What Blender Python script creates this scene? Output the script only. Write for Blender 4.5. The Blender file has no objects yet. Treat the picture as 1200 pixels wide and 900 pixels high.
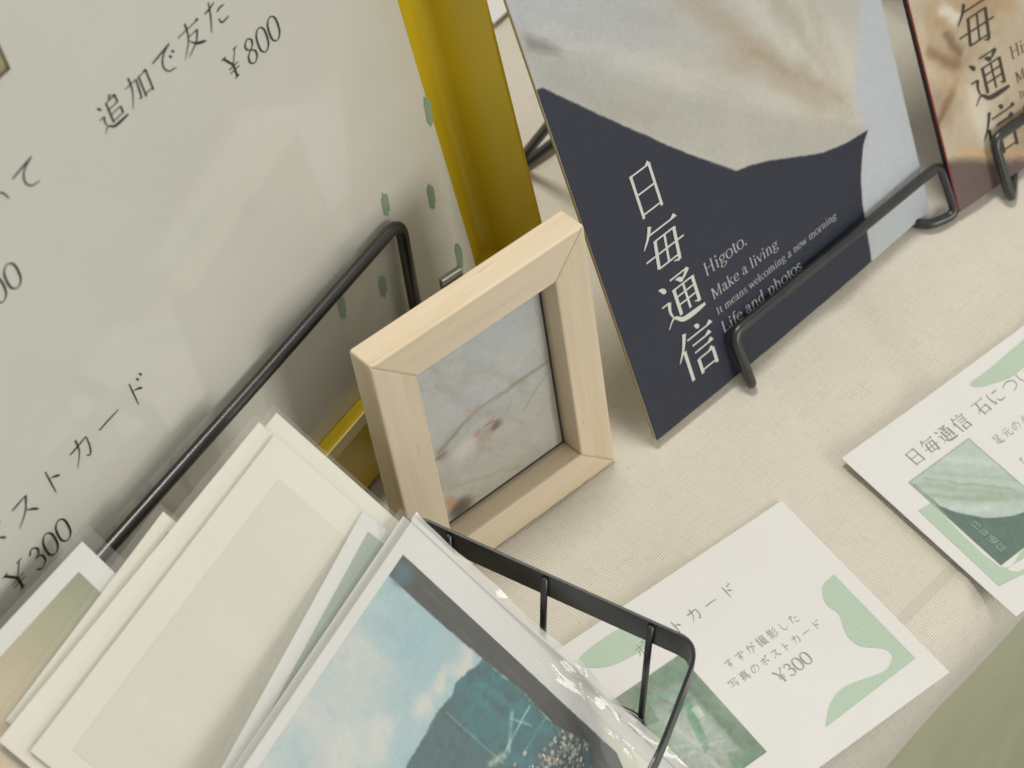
import bpy, math, random
import numpy as np
from mathutils import Matrix, Vector, noise
DATA={"F":{"c1":[[17.3961,41.1116,0.0],[0.8001,0.5999,0.0],[-0.5999,0.8001,0.0]],"c2":[[20.3333,43.5372,0.0],[0.7726,0.6349,0.0],[-0.6349,0.7726,0.0]],"fr":[[-3.4933,44.5281,0.0],[0.7584,0.6518,0.0],[-0.1234,0.1436,0.9819]],"po":[[-1.6641,57.872,5.0],[0.5535,0.8329,0.0],[-0.1905,0.1266,0.9735]],"mg":[[6.1871,51.9954,0.5],[0.7108,0.7034,-0.0064],[-0.2993,0.3106,0.9022]],"m2":[[20.652,64.7746,0.5],[0.764,0.6452,0.0],[-0.3119,0.3694,0.8754]],"sea":[[-3.5644,42.4905,9.4],[0.4826,0.8758,-0.0001],[-0.6859,0.378,0.6218]],"mid":[[-8.4038,44.8868,12.6916],[0.5366,0.8408,0.0716],[-0.7065,0.4012,0.5829]]},"cam":[2523.4422,0.94157,0.0,76.06017],"skirt":[[-1,17.6],[0.268,17.385],[1.281,16.207],[2.32,14.999],[3.321,13.839],[4.36,12.682],[5.412,11.463],[6.529,10.314],[8.147,8.671],[9.027,8.421],[9.982,8.042],[10.926,7.586],[12.114,6.98],[13.1,6.546],[14.414,6.179],[15.919,5.969],[15.407,5.479],[15.064,4.793],[14.707,3.884],[14.495,2.874],[14.365,1.566],[14.104,-0.532],[14.409,-2.041],[6.144,-2.786],[-1.851,-0.641],[-1,-3]],"hemband":[[-0.139,20.342],[1.355,18.451],[3.744,16.148],[6.632,13.337],[9.436,11.048],[12.401,8.629],[15.919,5.969],[14.414,6.179],[12.84,6.619],[10.926,7.586],[8.147,8.671],[6.529,10.314],[4.36,12.682],[2.32,14.999],[0.268,17.385],[-0.149,19.244]],"hemdark":[[0.21,19.777],[1.106,18.968],[1.732,18.007],[0.932,18.545],[0.242,19.092]],"shirtedge":[[15.919,5.969],[15.478,7.646],[16.434,9.673],[17.376,11.67],[17.822,13.896],[25.383,10.686],[20.665,-5.533],[14.142,-0.414],[14.365,1.566],[14.495,2.874],[14.769,4.072],[15.334,5.076]],"magfolds":[[[9.149,15.273],[13.454,8.425],0.5925925925925926,[172,146,116],0.6],[[7.981,16.906],[10.233,13.252],0.8148148148148148,[180,160,136],0.45],[[10.672,12.999],[14.818,8.257],0.2962962962962963,[158,134,104],0.5],[[3.976,19.138],[9.18,14.66],0.9629629629629629,[176,180,184],0.5],[[1.827,19.599],[5.735,16.238],0.7407407407407407,[178,182,184],0.6],[[13.626,13.76],[15.598,8.01],0.5185185185185185,[196,190,176],0.6],[[6.425,15.449],[9.938,10.956],0.5925925925925926,[184,176,160],0.4],[[10.457,9.38],[15.14,6.62],0.3333333333333333,[192,180,158],0.5],[[8.938,11.139],[8.404,8.937],0.5185185185185185,[198,192,176],0.5],[[0.581,17.694],[4.613,13.337],0.5185185185185185,[160,157,148],0.5],[[18.841,10.854],[18.476,4.048],0.9629629629629629,[180,186,190],0.5],[[15.592,11.421],[15.722,6.621],0.2962962962962963,[205,198,184],0.5],[[10.836,14.918],[13.251,11.093],0.25925925925925924,[205,198,185],0.6],[[15.969,5.582],[15.233,-0.423],0.4444444444444444,[168,172,172],0.4],[[6.828,19.064],[13.818,9.495],0.4444444444444444,[160,140,115],0.35]],"m2folds":[[[1.455,9.294],[5.554,8.067],1.04,[170,140,100],0.7],[[0.527,8.08],[1.782,6.782],0.48,[130,100,66],0.8],[[1.703,8.322],[2.171,7.139],0.36,[110,80,50],0.7],[[1.496,5.849],[-0.139,4.541],0.28,[120,92,62],0.8],[[0.418,6.854],[2.35,4.956],0.56,[190,165,130],0.7],[[2.35,4.956],[2.641,2.12],0.96,[206,196,176],0.9],[[1.804,9.536],[2.384,8.736],0.36,[214,206,194],0.9],[[0.401,9.412],[0.181,6.979],0.4,[200,180,150],0.8],[[1.05,2.551],[4.538,0.614],0.36,[196,160,116],0.8],[[0.755,1.585],[4.133,-0.781],0.64,[88,70,66],1.0],[[0.398,0.417],[3.9,-1.585],0.88,[84,68,68],1.0],[[5.832,7.065],[6.4,5.024],0.64,[196,160,112],0.8]],"m2dark":[[-0.277,2.84],[1.223,2.184],[2.907,1.063],[6.082,-0.244],[5.044,-3.91],[-1.478,-0.11]],"c1g":[[-0.652,6.128],[-1.313,6.015],[-1.69,5.644],[-1.844,5.16],[-1.751,4.593],[-2.011,4.048],[-2.161,3.523],[-2.041,2.995],[-1.629,2.589],[-1.326,2.264],[-1.372,1.864],[-1.85,1.597],[-2.358,1.643],[-3.189,1.885],[-3.985,2.008],[-4.79,1.764],[-5.572,1.14],[-0.662,1.283]],"c1g2":[[-8.664,9.282],[-10.38,9.442],[-11.483,9.253],[-11.346,8.765],[-10.618,8.315],[-9.463,8.124],[-8.524,8.197],[-7.903,8.417]],"c1photo":[[-8.127,7.17],[-8.24,1.719],[-12.286,1.755],[-12.605,7.157]],"c2photo":[[4.994,7.284],[1.443,7.369],[1.243,2.048],[4.963,1.995]],"c2skirt":[[1.443,7.369],[1.46,5.694],[1.794,4.981],[2.573,4.014],[3.492,3.422],[4.634,3.031],[4.963,1.995],[1.243,2.048]],"c2g":[[0.614,6.06],[1.304,5.987],[1.243,2.048],[2.757,2.026],[4.881,2.063],[4.472,1.693],[3.074,1.605],[1.851,1.759],[1.423,1.741],[1.657,1.391],[2.221,1.296],[2.266,1.102],[0.527,1.428]],"c2g2":[[7.172,9.298],[8.476,9.305],[10.248,9.427],[11.614,9.411],[13.294,8.65],[12.574,8.006],[11.273,8.34],[9.986,8.426],[8.856,8.392],[7.829,8.698],[7.325,8.934]],"hill":[[-2.357,-5.345],[-3.036,-5.057],[-3.884,-4.9],[-4.348,-4.964],[-5.26,-4.953],[-6.021,-4.973],[-6.726,-4.957],[-7.66,-5.027],[-9.08,-5.031],[-5.564,-23.426],[0.545,-14.429],[-1.928,-10.76],[-2.369,-9.182],[-2.237,-7.231]],"hilldark":[[-4.348,-4.964],[-5.26,-4.953],[-6.021,-4.973],[-7.66,-5.027],[-9.08,-5.031],[-7.595,-15.116],[-5.047,-8.293],[-4.976,-6.888],[-4.928,-5.959]],"band":[[-1.46,-0.435],[-2.463,-0.416],[-2.477,-2.416],[-2.357,-5.345],[-2.237,-7.231],[-2.369,-9.182],[-1.928,-10.76],[-5.06,-13.38],[-1.543,-20.831],[-1.498,-12.861],[-1.458,-8.548],[-1.418,-4.359]],"clouds":[[[-5.957,-0.819],1.4473684210526316,2.1052631578947367,[203,203,196],0.9],[[-8.352,-0.702],1.0526315789473684,1.5789473684210527,[205,203,198],0.9],[[-3.685,-0.22],0.42105263157894735,0.7894736842105263,[180,196,198],0.7],[[-3.04,-4.61],0.631578947368421,0.42105263157894735,[208,204,196],0.95],[[-4.132,-4.497],0.6842105263157895,0.23684210526315788,[210,206,198],0.95],[[-5.33,-4.474],0.8947368421052632,0.47368421052631576,[208,206,200],0.95],[[-7.617,-3.533],1.1842105263157894,0.7894736842105263,[206,205,199],0.95],[[-9.04,-2.675],1.3157894736842106,1.0526315789473684,[206,205,199],0.9],[[-5.408,-1.485],0.631578947368421,1.0526315789473684,[200,203,200],0.8],[[-9.833,-1.188],0.5789473684210527,0.5263157894736842,[150,186,190],0.5],[[-4.042,-2.663],1.0526315789473684,0.6578947368421053,[146,184,194],0.6],[[-2.578,-2.489],0.5263157894736842,0.5263157894736842,[150,186,196],0.6]],"seafolds":[[[-3.167,-7.425],[-4.405,-8.113],0.10526315789473684,[196,206,200],0.75],[[-2.515,-7.888],[-4.497,-7.996],0.05789473684210527,[190,214,210],0.8],[[-3.393,-7.492],[-3.034,-8.344],0.07894736842105263,[180,204,200],0.6],[[-4.938,-5.209],[-4.921,-8.204],0.039473684210526314,[150,170,150],0.7],[[-2.349,-8.701],[-3.966,-8.674],0.039473684210526314,[120,180,180],0.6],[[-5.262,-7.767],[-4.669,-8.027],0.18421052631578946,[205,200,185],0.8],[[-3.21,-5.633],[-3.039,-7.335],0.23684210526315788,[40,130,136],0.6],[[-3.717,-5.993],[-3.805,-7.873],0.3684210526315789,[36,120,128],0.5],[[-3.338,-8.464],[-2.13,-9.484],0.2631578947368421,[30,120,130],0.6]],"town":[-3.038,-10.113],"frfold":[[8.813,6.717],[6.541,6.707],[4.779,6.83],[3.006,6.736]],"frblobs":[[[4.794,6.917],0.16129032258064516,0.12903225806451613,[190,150,130],0.7],[[5.413,5.337],0.3870967741935484,0.16129032258064516,[150,130,110],0.7],[[5.253,5.715],0.1935483870967742,0.16129032258064516,[190,140,125],0.7],[[3.844,5.318],0.5806451612903226,0.45161290322580644,[206,200,190],0.8],[[2.801,5.65],0.22580645161290322,0.3870967741935484,[150,135,115],0.6],[[4.941,5.205],0.45161290322580644,0.25806451612903225,[160,148,132],0.6],[[3.073,2.314],0.5161290322580645,0.45161290322580644,[110,98,88],0.9],[[2.724,2.872],0.1935483870967742,0.3225806451612903,[190,150,110],0.8],[[4.855,7.263],1.2903225806451613,0.967741935483871,[190,194,196],0.4],[[6.994,9.495],1.6129032258064515,0.967741935483871,[183,188,194],0.6],[[7.304,2.812],1.2903225806451613,1.2903225806451613,[188,188,178],0.5]],"frfolds":[[[9.052,6.784],[4.779,6.83],0.16129032258064516,[150,140,124],0.7],[[4.779,6.83],[2.652,6.021],0.1935483870967742,[140,124,104],0.6],[[8.269,6.138],[6.969,5.132],0.12903225806451613,[160,154,140],0.5],[[8.574,6.65],[8.36,1.97],0.12903225806451613,[150,146,132],0.5],[[6.433,6.047],[4.311,4.176],0.16129032258064516,[170,164,150],0.4],[[2.401,4.702],[7.653,2.006],0.25806451612903225,[186,184,172],0.5],[[2.893,3.78],[7.582,1.531],0.16129032258064516,[160,156,142],0.35],[[8.448,10.314],[8.36,1.97],0.0967741935483871,[150,150,146],0.5],[[5.017,5.649],[5.672,5.537],0.06451612903225806,[110,90,74],0.7]],"subj":[[3.828,5.23],[4.57,5.649],[5.5,5.319],[5.061,4.856],[2.632,5.685],[3.095,2.189],[2.607,2.97],[4.499,6.998]],"dabs":[[-3.752,6.972],[-1.303,5.243],[-0.102,8.705],[-5.211,3.763],[-7.528,4.709],[-0.785,1.361],[-4.702,0.205],[-7.532,1.072]],"rack":{"c0":[-3.8622,43.816,7.5],"f":[0.8853,-0.465,0.0],"L":12.036,"rods":[5.793,10.136],"front":[-3.494,-3.649]},"left":[[-8.222,2.431],[-12.359,2.611],[-8.493,0.251]],"pw":[[-22.938,5.836],[-3.825,6.175],[-4.375,1.885]],"far":[[-1.7137,79.2123,0.0],[-1.1996,79.2123,0.0],[-0.8897,77.1649,0.0],[0.0,78.1226,0.0]],"m2w":[[22.956,65.5626,0.25],[21.8143,65.3023,0.25]],"bk":[1.438,0.766,-3.2]}
S=0.01                      # coordinates below are written in centimetres
C=bpy.context.scene.collection
random.seed(4); rng=np.random.default_rng(4)

# ------------------------------------------------------------ camera, light, exposure
F_,P_,R_,H_=DATA['cam']
cd=bpy.data.cameras.new('camera'); co=bpy.data.objects.new('camera',cd); C.objects.link(co)
cd.sensor_width=36; cd.lens=F_/1200*36; cd.clip_start=.02; cd.clip_end=50
co.location=(0,0,H_*S); co.rotation_euler=(math.pi/2-P_,0,0)
cd.dof.use_dof=True; cd.dof.focus_distance=.84; cd.dof.aperture_fstop=13
sc=bpy.context.scene; sc.camera=co
sc.view_settings.view_transform='Standard'; sc.view_settings.look='None'; sc.view_settings.gamma=1
sc.view_settings.exposure=0.0
w=bpy.data.worlds.new('World'); sc.world=w; w.use_nodes=True
bg=w.node_tree.nodes['Background']; bg.inputs[0].default_value=(1.0,.99,.945,1); bg.inputs[1].default_value=.52
def area(name,loc,target,size,power,col):
    d=bpy.data.lights.new(name,'AREA'); d.shape='RECTANGLE'; d.size,d.size_y=size; d.energy=power; d.color=col
    o=bpy.data.objects.new(name,d); C.objects.link(o); o.location=[t*S for t in loc]
    v=Vector([(a-b)*S for a,b in zip(target,loc)]); o.rotation_euler=v.to_track_quat('-Z','Y').to_euler(); return o
area('ceiling_lamp',(-18,99,195),(6,56,3),(.34,.34),20.5,(1,.965,.89))
area('side_fill_lamp',(140,-30,62),(0,48,5),(.5,.5),9.5,(1,.98,.93))  # unseen fill light, added low on the right to brighten poster and frame

# ------------------------------------------------------------ helpers
def lin(c): 
    return tuple(((x/255)/12.92 if x/255<=.04045 else ((x/255+.055)/1.055)**2.4) for x in c)
def mat(name,col=(.8,.8,.8),rough=.5,metal=0,spec=.5,coat=0,coat_r=.1):
    m=bpy.data.materials.new(name); m.use_nodes=True; b=m.node_tree.nodes['Principled BSDF']
    b.inputs['Base Color'].default_value=(*col,1); b.inputs['Roughness'].default_value=rough; b.inputs['Metallic'].default_value=metal
    b.inputs['Specular IOR Level'].default_value=spec; b.inputs['Coat Weight'].default_value=coat; b.inputs['Coat Roughness'].default_value=coat_r
    return m
def nd(m,t,**k):
    n=m.node_tree.nodes.new(t)
    for a,v in k.items(): setattr(n,a,v)
    return n
def lk(m,a,b): m.node_tree.links.new(a,b)
def ns(m,scale,detail=4,vec=None,rough=.6):
    n=nd(m,'ShaderNodeTexNoise'); n.inputs['Scale'].default_value=scale; n.inputs['Detail'].default_value=detail; n.inputs['Roughness'].default_value=rough
    if vec is not None: lk(m,vec,n.inputs['Vector'])
    return n
def objco(m,scale=(1,1,1)):
    t=nd(m,'ShaderNodeTexCoord'); mp=nd(m,'ShaderNodeMapping'); mp.inputs['Scale'].default_value=scale
    lk(m,t.outputs['Object'],mp.inputs['Vector']); return mp.outputs['Vector']
def ramp(m,fac,stops):
    r=nd(m,'ShaderNodeValToRGB'); e=r.color_ramp.elements
    while len(e)<len(stops): e.new(.5)
    for i,(p,c) in enumerate(stops): e[i].position=p; e[i].color=(*c,1)
    lk(m,fac,r.inputs['Fac']); return r.outputs['Color']
def bump(m,h,strength,dist,nodename='Principled BSDF',inp='Normal'):
    b=nd(m,'ShaderNodeBump'); b.inputs['Strength'].default_value=strength; b.inputs['Distance'].default_value=dist
    lk(m,h,b.inputs['Height']); lk(m,b.outputs['Normal'],m.node_tree.nodes[nodename].inputs[inp]); return b
def BS(m): return m.node_tree.nodes['Principled BSDF']
def paper(name,col,rough=.6,coat=0,coat_r=.1,var=.05,grain=.012):
    m=mat(name,col,rough,coat=coat,coat_r=coat_r); v=objco(m)
    n=ns(m,9,3,v); c=ramp(m,n.outputs['Fac'],[(.3,tuple(x*(1-var) for x in col)),(.7,tuple(min(1,x*(1+var*.4)) for x in col))])
    n2=ns(m,1700,2,v); mx=nd(m,'ShaderNodeMixRGB',blend_type='OVERLAY'); mx.inputs[0].default_value=.17
    lk(m,c,mx.inputs[1]); lk(m,n2.outputs['Fac'],mx.inputs[2]); lk(m,mx.outputs[0],BS(m).inputs['Base Color'])
    bump(m,n2.outputs['Fac'],.12,.0002); return m
def print_mat(name,rough=.45,coat=0,coat_r=.1,grain=.18):
    m=mat(name,rough=rough,coat=coat,coat_r=coat_r); a=nd(m,'ShaderNodeAttribute',attribute_name='ink')
    n=ns(m,1500,2,objco(m)); mx=nd(m,'ShaderNodeMixRGB',blend_type='OVERLAY'); mx.inputs[0].default_value=grain
    lk(m,a.outputs['Color'],mx.inputs[1]); lk(m,n.outputs['Fac'],mx.inputs[2]); lk(m,mx.outputs[0],BS(m).inputs['Base Color'])
    bump(m,n.outputs['Fac'],.08,.0002); return m
M={}
M['white']=paper('white_card_stock',(.70,.69,.665))
M['ivory']=paper('ivory_card_stock',(.735,.71,.62))
M['cream']=paper('cream_paper',(.76,.725,.63))
M['poster']=paper('laminated_poster_paper',(.70,.69,.61),.42,coat=.9,coat_r=.06,var=.06)
M['ink']=mat('black_ink',(.018,.022,.018),.45,coat=.3)
M['grey_ink']=mat('grey_ink',(.22,.225,.21),.6)
M['soft_ink']=mat('soft_grey_ink',(.29,.295,.275),.6)
M['pale_ink']=mat('pale_cover_ink',(.62,.62,.57),.5)
M['dim_ink']=mat('dim_cover_ink',(.42,.43,.42),.5)
M['brown_ink']=mat('dark_brown_ink',(.035,.028,.018),.5)
M['green_ink']=paper('soft_green_ink',(.43,.54,.42),.6,var=.04)
M['dab']=paper('green_brush_ink',(.31,.45,.28),.5,coat=.8,coat_r=.13,var=.35)
M['print']=print_mat('photo_print')
M['cover']=print_mat('matte_cover_print',.55,coat=.06,coat_r=.25)
M['duo']=print_mat('card_print',.6)
M['red']=mat('red_paper_edge',(.26,.03,.03),.6)
M['ochre']=mat('ochre_paper_edge',(.42,.30,.06),.7)
M['dark']=mat('dark_backing',(.012,.012,.014),.7)
M['steel']=mat('clip_steel',(.16,.16,.15),.35,metal=.8)
# powder coated wire
m=mat('black_powder_coat',(.020,.021,.020),.33,spec=.7); v=objco(m); n=ns(m,900,3,v); bump(m,n.outputs['Fac'],.10,.0003)
n=ns(m,60,3,v); c=ramp(m,n.outputs['Fac'],[(.35,(.013,.014,.014)),(.7,(.028,.028,.026))]); lk(m,c,BS(m).inputs['Base Color']); M['wire']=m
# yellow painted sheet
m=mat('glossy_yellow_sheet',(.58,.41,.008),.38,coat=.15,coat_r=.15); v=objco(m); n=ns(m,14,4,v)
c=ramp(m,n.outputs['Fac'],[(.3,(.58,.41,.008)),(.7,(.66,.48,.015))]); lk(m,c,BS(m).inputs['Base Color']); M['yellow']=m
M['yedge']=mat('lit_pale_edge',(.75,.66,.32),.4)  # light caught by the ledge's front edge, painted in as a paler yellow
# maple wood, one per grain direction
def wood(name,axis):
    m=mat(name,rough=.48,spec=.4); sca=[90,90,90]; sca[axis]=5
    v=objco(m,tuple(sca)); n=ns(m,1.2,5,v,.65)
    c=ramp(m,n.outputs['Fac'],[(.28,(.64,.515,.345)),(.5,(.715,.595,.425)),(.74,(.765,.655,.49))])
    s2=[700,700,700]; s2[axis]=40; v2=objco(m,tuple(s2)); n2=ns(m,1,3,v2,.5)
    k=ramp(m,n2.outputs['Fac'],[(.69,(1,1,1)),(.77,(.66,.52,.38))])
    mx=nd(m,'ShaderNodeMixRGB',blend_type='MULTIPLY'); mx.inputs[0].default_value=.85; lk(m,c,mx.inputs[1]); lk(m,k,mx.inputs[2])
    lk(m,mx.outputs[0],BS(m).inputs['Base Color']); bump(m,n2.outputs['Fac'],.25,.0003); return m
M['wood_u']=wood('maple_grain_across',0); M['wood_v']=wood('maple_grain_upright',1)
# woven cloth (axes turned to the table edge inside the object's own coordinates)
m=mat('natural_linen_weave',rough=.92,spec=.2)
tc=nd(m,'ShaderNodeUVMap',uv_map='weave')
def wave(dirn,scale):
    wv=nd(m,'ShaderNodeTexWave',wave_type='BANDS',bands_direction=dirn); wv.inputs['Scale'].default_value=scale
    wv.inputs['Distortion'].default_value=1.6; wv.inputs['Detail'].default_value=2; wv.inputs['Detail Scale'].default_value=.7
    lk(m,tc.outputs['UV'],wv.inputs['Vector']); return wv.outputs['Fac']
wa=wave('X',2.6); wb=wave('Y',2.9)
mul=nd(m,'ShaderNodeMath',operation='MULTIPLY'); lk(m,wa,mul.inputs[0]); lk(m,wb,mul.inputs[1])
add=nd(m,'ShaderNodeMath',operation='ADD'); lk(m,wa,add.inputs[0]); lk(m,wb,add.inputs[1])
mpx=nd(m,'ShaderNodeMapping'); mpx.inputs['Scale'].default_value=(.8,9,1); lk(m,tc.outputs['UV'],mpx.inputs[0]); sl=ns(m,1,3,mpx.outputs[0],.6)
mpy=nd(m,'ShaderNodeMapping'); mpy.inputs['Scale'].default_value=(9,.8,1); lk(m,tc.outputs['UV'],mpy.inputs[0]); sl2=ns(m,1,3,mpy.outputs[0],.6)
a2=nd(m,'ShaderNodeMath',operation='ADD'); lk(m,sl.outputs['Fac'],a2.inputs[0]); lk(m,sl2.outputs['Fac'],a2.inputs[1])
c1_=ramp(m,a2.outputs[0],[(.75,(.69,.645,.555)),(1.0,(.745,.705,.62)),(1.0,(.745,.705,.62))])
hf=nd(m,'ShaderNodeMath',operation='MULTIPLY'); hf.inputs[1].default_value=.5; lk(m,add.outputs[0],hf.inputs[0])
cr=ramp(m,hf.outputs[0],[(.15,(.83,.80,.76)),(.75,(1,1,1))])
mx=nd(m,'ShaderNodeMixRGB',blend_type='MULTIPLY'); mx.inputs[0].default_value=1.; lk(m,c1_,mx.inputs[1]); lk(m,cr,mx.inputs[2])
bl=ns(m,.09,3,tc.outputs['UV']); cb=ramp(m,bl.outputs['Fac'],[(.35,(.93,.94,.92)),(.65,(1,1,1))])
mx2=nd(m,'ShaderNodeMixRGB',blend_type='MULTIPLY'); mx2.inputs[0].default_value=.9; lk(m,mx.outputs[0],mx2.inputs[1]); lk(m,cb,mx2.inputs[2])
lk(m,mx2.outputs[0],BS(m).inputs['Base Color']); bump(m,add.outputs[0],.5,.0004)
M['cloth']=m
m=paper('shaded_cloth_fabric',(.46,.47,.32),.9,var=.1); M['skirt']=m  # shade on the tablecloth's hanging front, put into a grey green colour
# clear film
def film(name,milk,rough):
    m=bpy.data.materials.new(name); m.use_nodes=True; t=m.node_tree; t.nodes.clear()
    out=t.nodes.new('ShaderNodeOutputMaterial'); tr=t.nodes.new('ShaderNodeBsdfTransparent'); tr.inputs[0].default_value=(.975,.98,.975,1)
    gl=t.nodes.new('ShaderNodeBsdfGlossy'); gl.inputs['Roughness'].default_value=rough; df=t.nodes.new('ShaderNodeBsdfDiffuse'); df.inputs[0].default_value=(.85,.85,.80,1)
    fr=t.nodes.new('ShaderNodeFresnel'); fr.inputs[0].default_value=1.45; ge=t.nodes.new('ShaderNodeNewGeometry'); mm=t.nodes.new('ShaderNodeMath'); mm.operation='MULTIPLY_ADD'; mm.inputs[1].default_value=-(1.45-1/1.45); mm.inputs[2].default_value=1.45; t.links.new(ge.outputs['Backfacing'],mm.inputs[0]); t.links.new(mm.outputs[0],fr.inputs[0]); a=t.nodes.new('ShaderNodeMixShader'); b=t.nodes.new('ShaderNodeMixShader')
    a.inputs[0].default_value=milk; t.links.new(tr.outputs[0],a.inputs[1]); t.links.new(df.outputs[0],a.inputs[2])
    t.links.new(fr.outputs[0],b.inputs[0]); t.links.new(a.outputs[0],b.inputs[1]); t.links.new(gl.outputs[0],b.inputs[2]); t.links.new(b.outputs[0],out.inputs[0])
    n=ns(m,28,2,objco(m)); bp=t.nodes.new('ShaderNodeBump'); bp.inputs['Strength'].default_value=.06; bp.inputs['Distance'].default_value=.001
    t.links.new(n.outputs['Fac'],bp.inputs['Height']); t.links.new(bp.outputs[0],gl.inputs['Normal']); t.links.new(bp.outputs[0],fr.inputs['Normal']); return m
M['film']=film('clear_sleeve_film',.08,.05)
M['seam']=film('milky_sleeve_seam',.5,.10)
M['glass']=film('thin_frame_glazing',.02,.05)

def fm(key,off=(0,0,0)):
    o,u,v=[np.array(t) for t in DATA['F'][key]]; n=np.cross(u,v); o=o+off[0]*u+off[1]*v+off[2]*n
    return Matrix([[u[0],v[0],n[0],o[0]*S],[u[1],v[1],n[1],o[1]*S],[u[2],v[2],n[2],o[2]*S],[0,0,0,1]])
def thing(name,label,cat,mtx=None,group=None):
    o=bpy.data.objects.new(name,None); C.objects.link(o); o.empty_display_size=.02
    if mtx is not None: o.matrix_world=mtx
    o['label']=label; o['category']=cat
    if group: o['group']=group
    return o
def mesh(name,verts,faces,m,parent=None,smooth=False,label=None):
    me=bpy.data.meshes.new(name); me.from_pydata([(a*S,b*S,c*S) for a,b,c in verts],[],faces); me.update()
    me.materials.append(m)
    if smooth: me.polygons.foreach_set('use_smooth',[True]*len(me.polygons))
    o=bpy.data.objects.new(name,me); C.objects.link(o)
    if parent: o.parent=parent
    if label: o['label']=label
    return o
def bevel(o,w,seg=2):
    b=o.modifiers.new('bevel','BEVEL'); b.width=w*S; b.segments=seg; b.limit_method='ANGLE'; b.angle_limit=.6; return o
def boxvf(x0,x1,y0,y1,z0,z1):
    return ([(x0,y0,z0),(x1,y0,z0),(x1,y1,z0),(x0,y1,z0),(x0,y0,z1),(x1,y0,z1),(x1,y1,z1),(x0,y1,z1)],
            [(0,3,2,1),(4,5,6,7),(0,1,5,4),(1,2,6,5),(2,3,7,6),(3,0,4,7)])
def box(name,b,m,parent,bev=0,label=None):
    v,f=boxvf(*b); o=mesh(name,v,f,m,parent,label=label)
    if bev: bevel(o,bev)
    return o
def prism(name,poly,z0,z1,m,parent,bev=0):
    n=len(poly); v=[(x,y,z0) for x,y in poly]+[(x,y,z1) for x,y in poly]
    f=[tuple(range(n-1,-1,-1)),tuple(range(n,2*n))]+[(i,(i+1)%n,n+(i+1)%n,n+i) for i in range(n)]
    o=mesh(name,v,f,m,parent)
    if bev: bevel(o,bev)
    return o
def rounded(pts,rad,n=6):
    pts=[Vector(p) for p in pts]; out=[pts[0]]
    for i in range(1,len(pts)-1):
        a,b,c=pts[i-1],pts[i],pts[i+1]; da=(a-b); dc=(c-b); r=min(rad,da.length*.49,dc.length*.49)
        p0=b+da.normalized()*r; p1=b+dc.normalized()*r
        for k in range(n+1):
            t=k/n; out.append(p0*(1-t)**2+b*2*t*(1-t)+p1*t*t)
    out.append(pts[-1]); return out
def tube(name,pts,r,m,parent,rad=1.,seg=14,round_=True):
    P=rounded(pts,rad) if round_ else [Vector(p) for p in pts]
    vs=[];fs=[]; up=None
    for i,p in enumerate(P):
        d=(P[min(i+1,len(P)-1)]-P[max(i-1,0)]).normalized()
        if up is None: up=d.orthogonal().normalized()
        up=(up-d*up.dot(d)).normalized(); s=d.cross(up)
        for k in range(seg):
            a=2*math.pi*k/seg; vs.append(tuple(p+up*math.cos(a)*r+s*math.sin(a)*r))
    for i in range(len(P)-1):
        for k in range(seg):
            fs.append((i*seg+k,i*seg+(k+1)%seg,(i+1)*seg+(k+1)%seg,(i+1)*seg+k))
    fs.append(tuple(range(seg-1,-1,-1))); fs.append(tuple(range((len(P)-1)*seg,len(P)*seg)))
    return mesh(name,vs,fs,m,parent,smooth=True)

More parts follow.
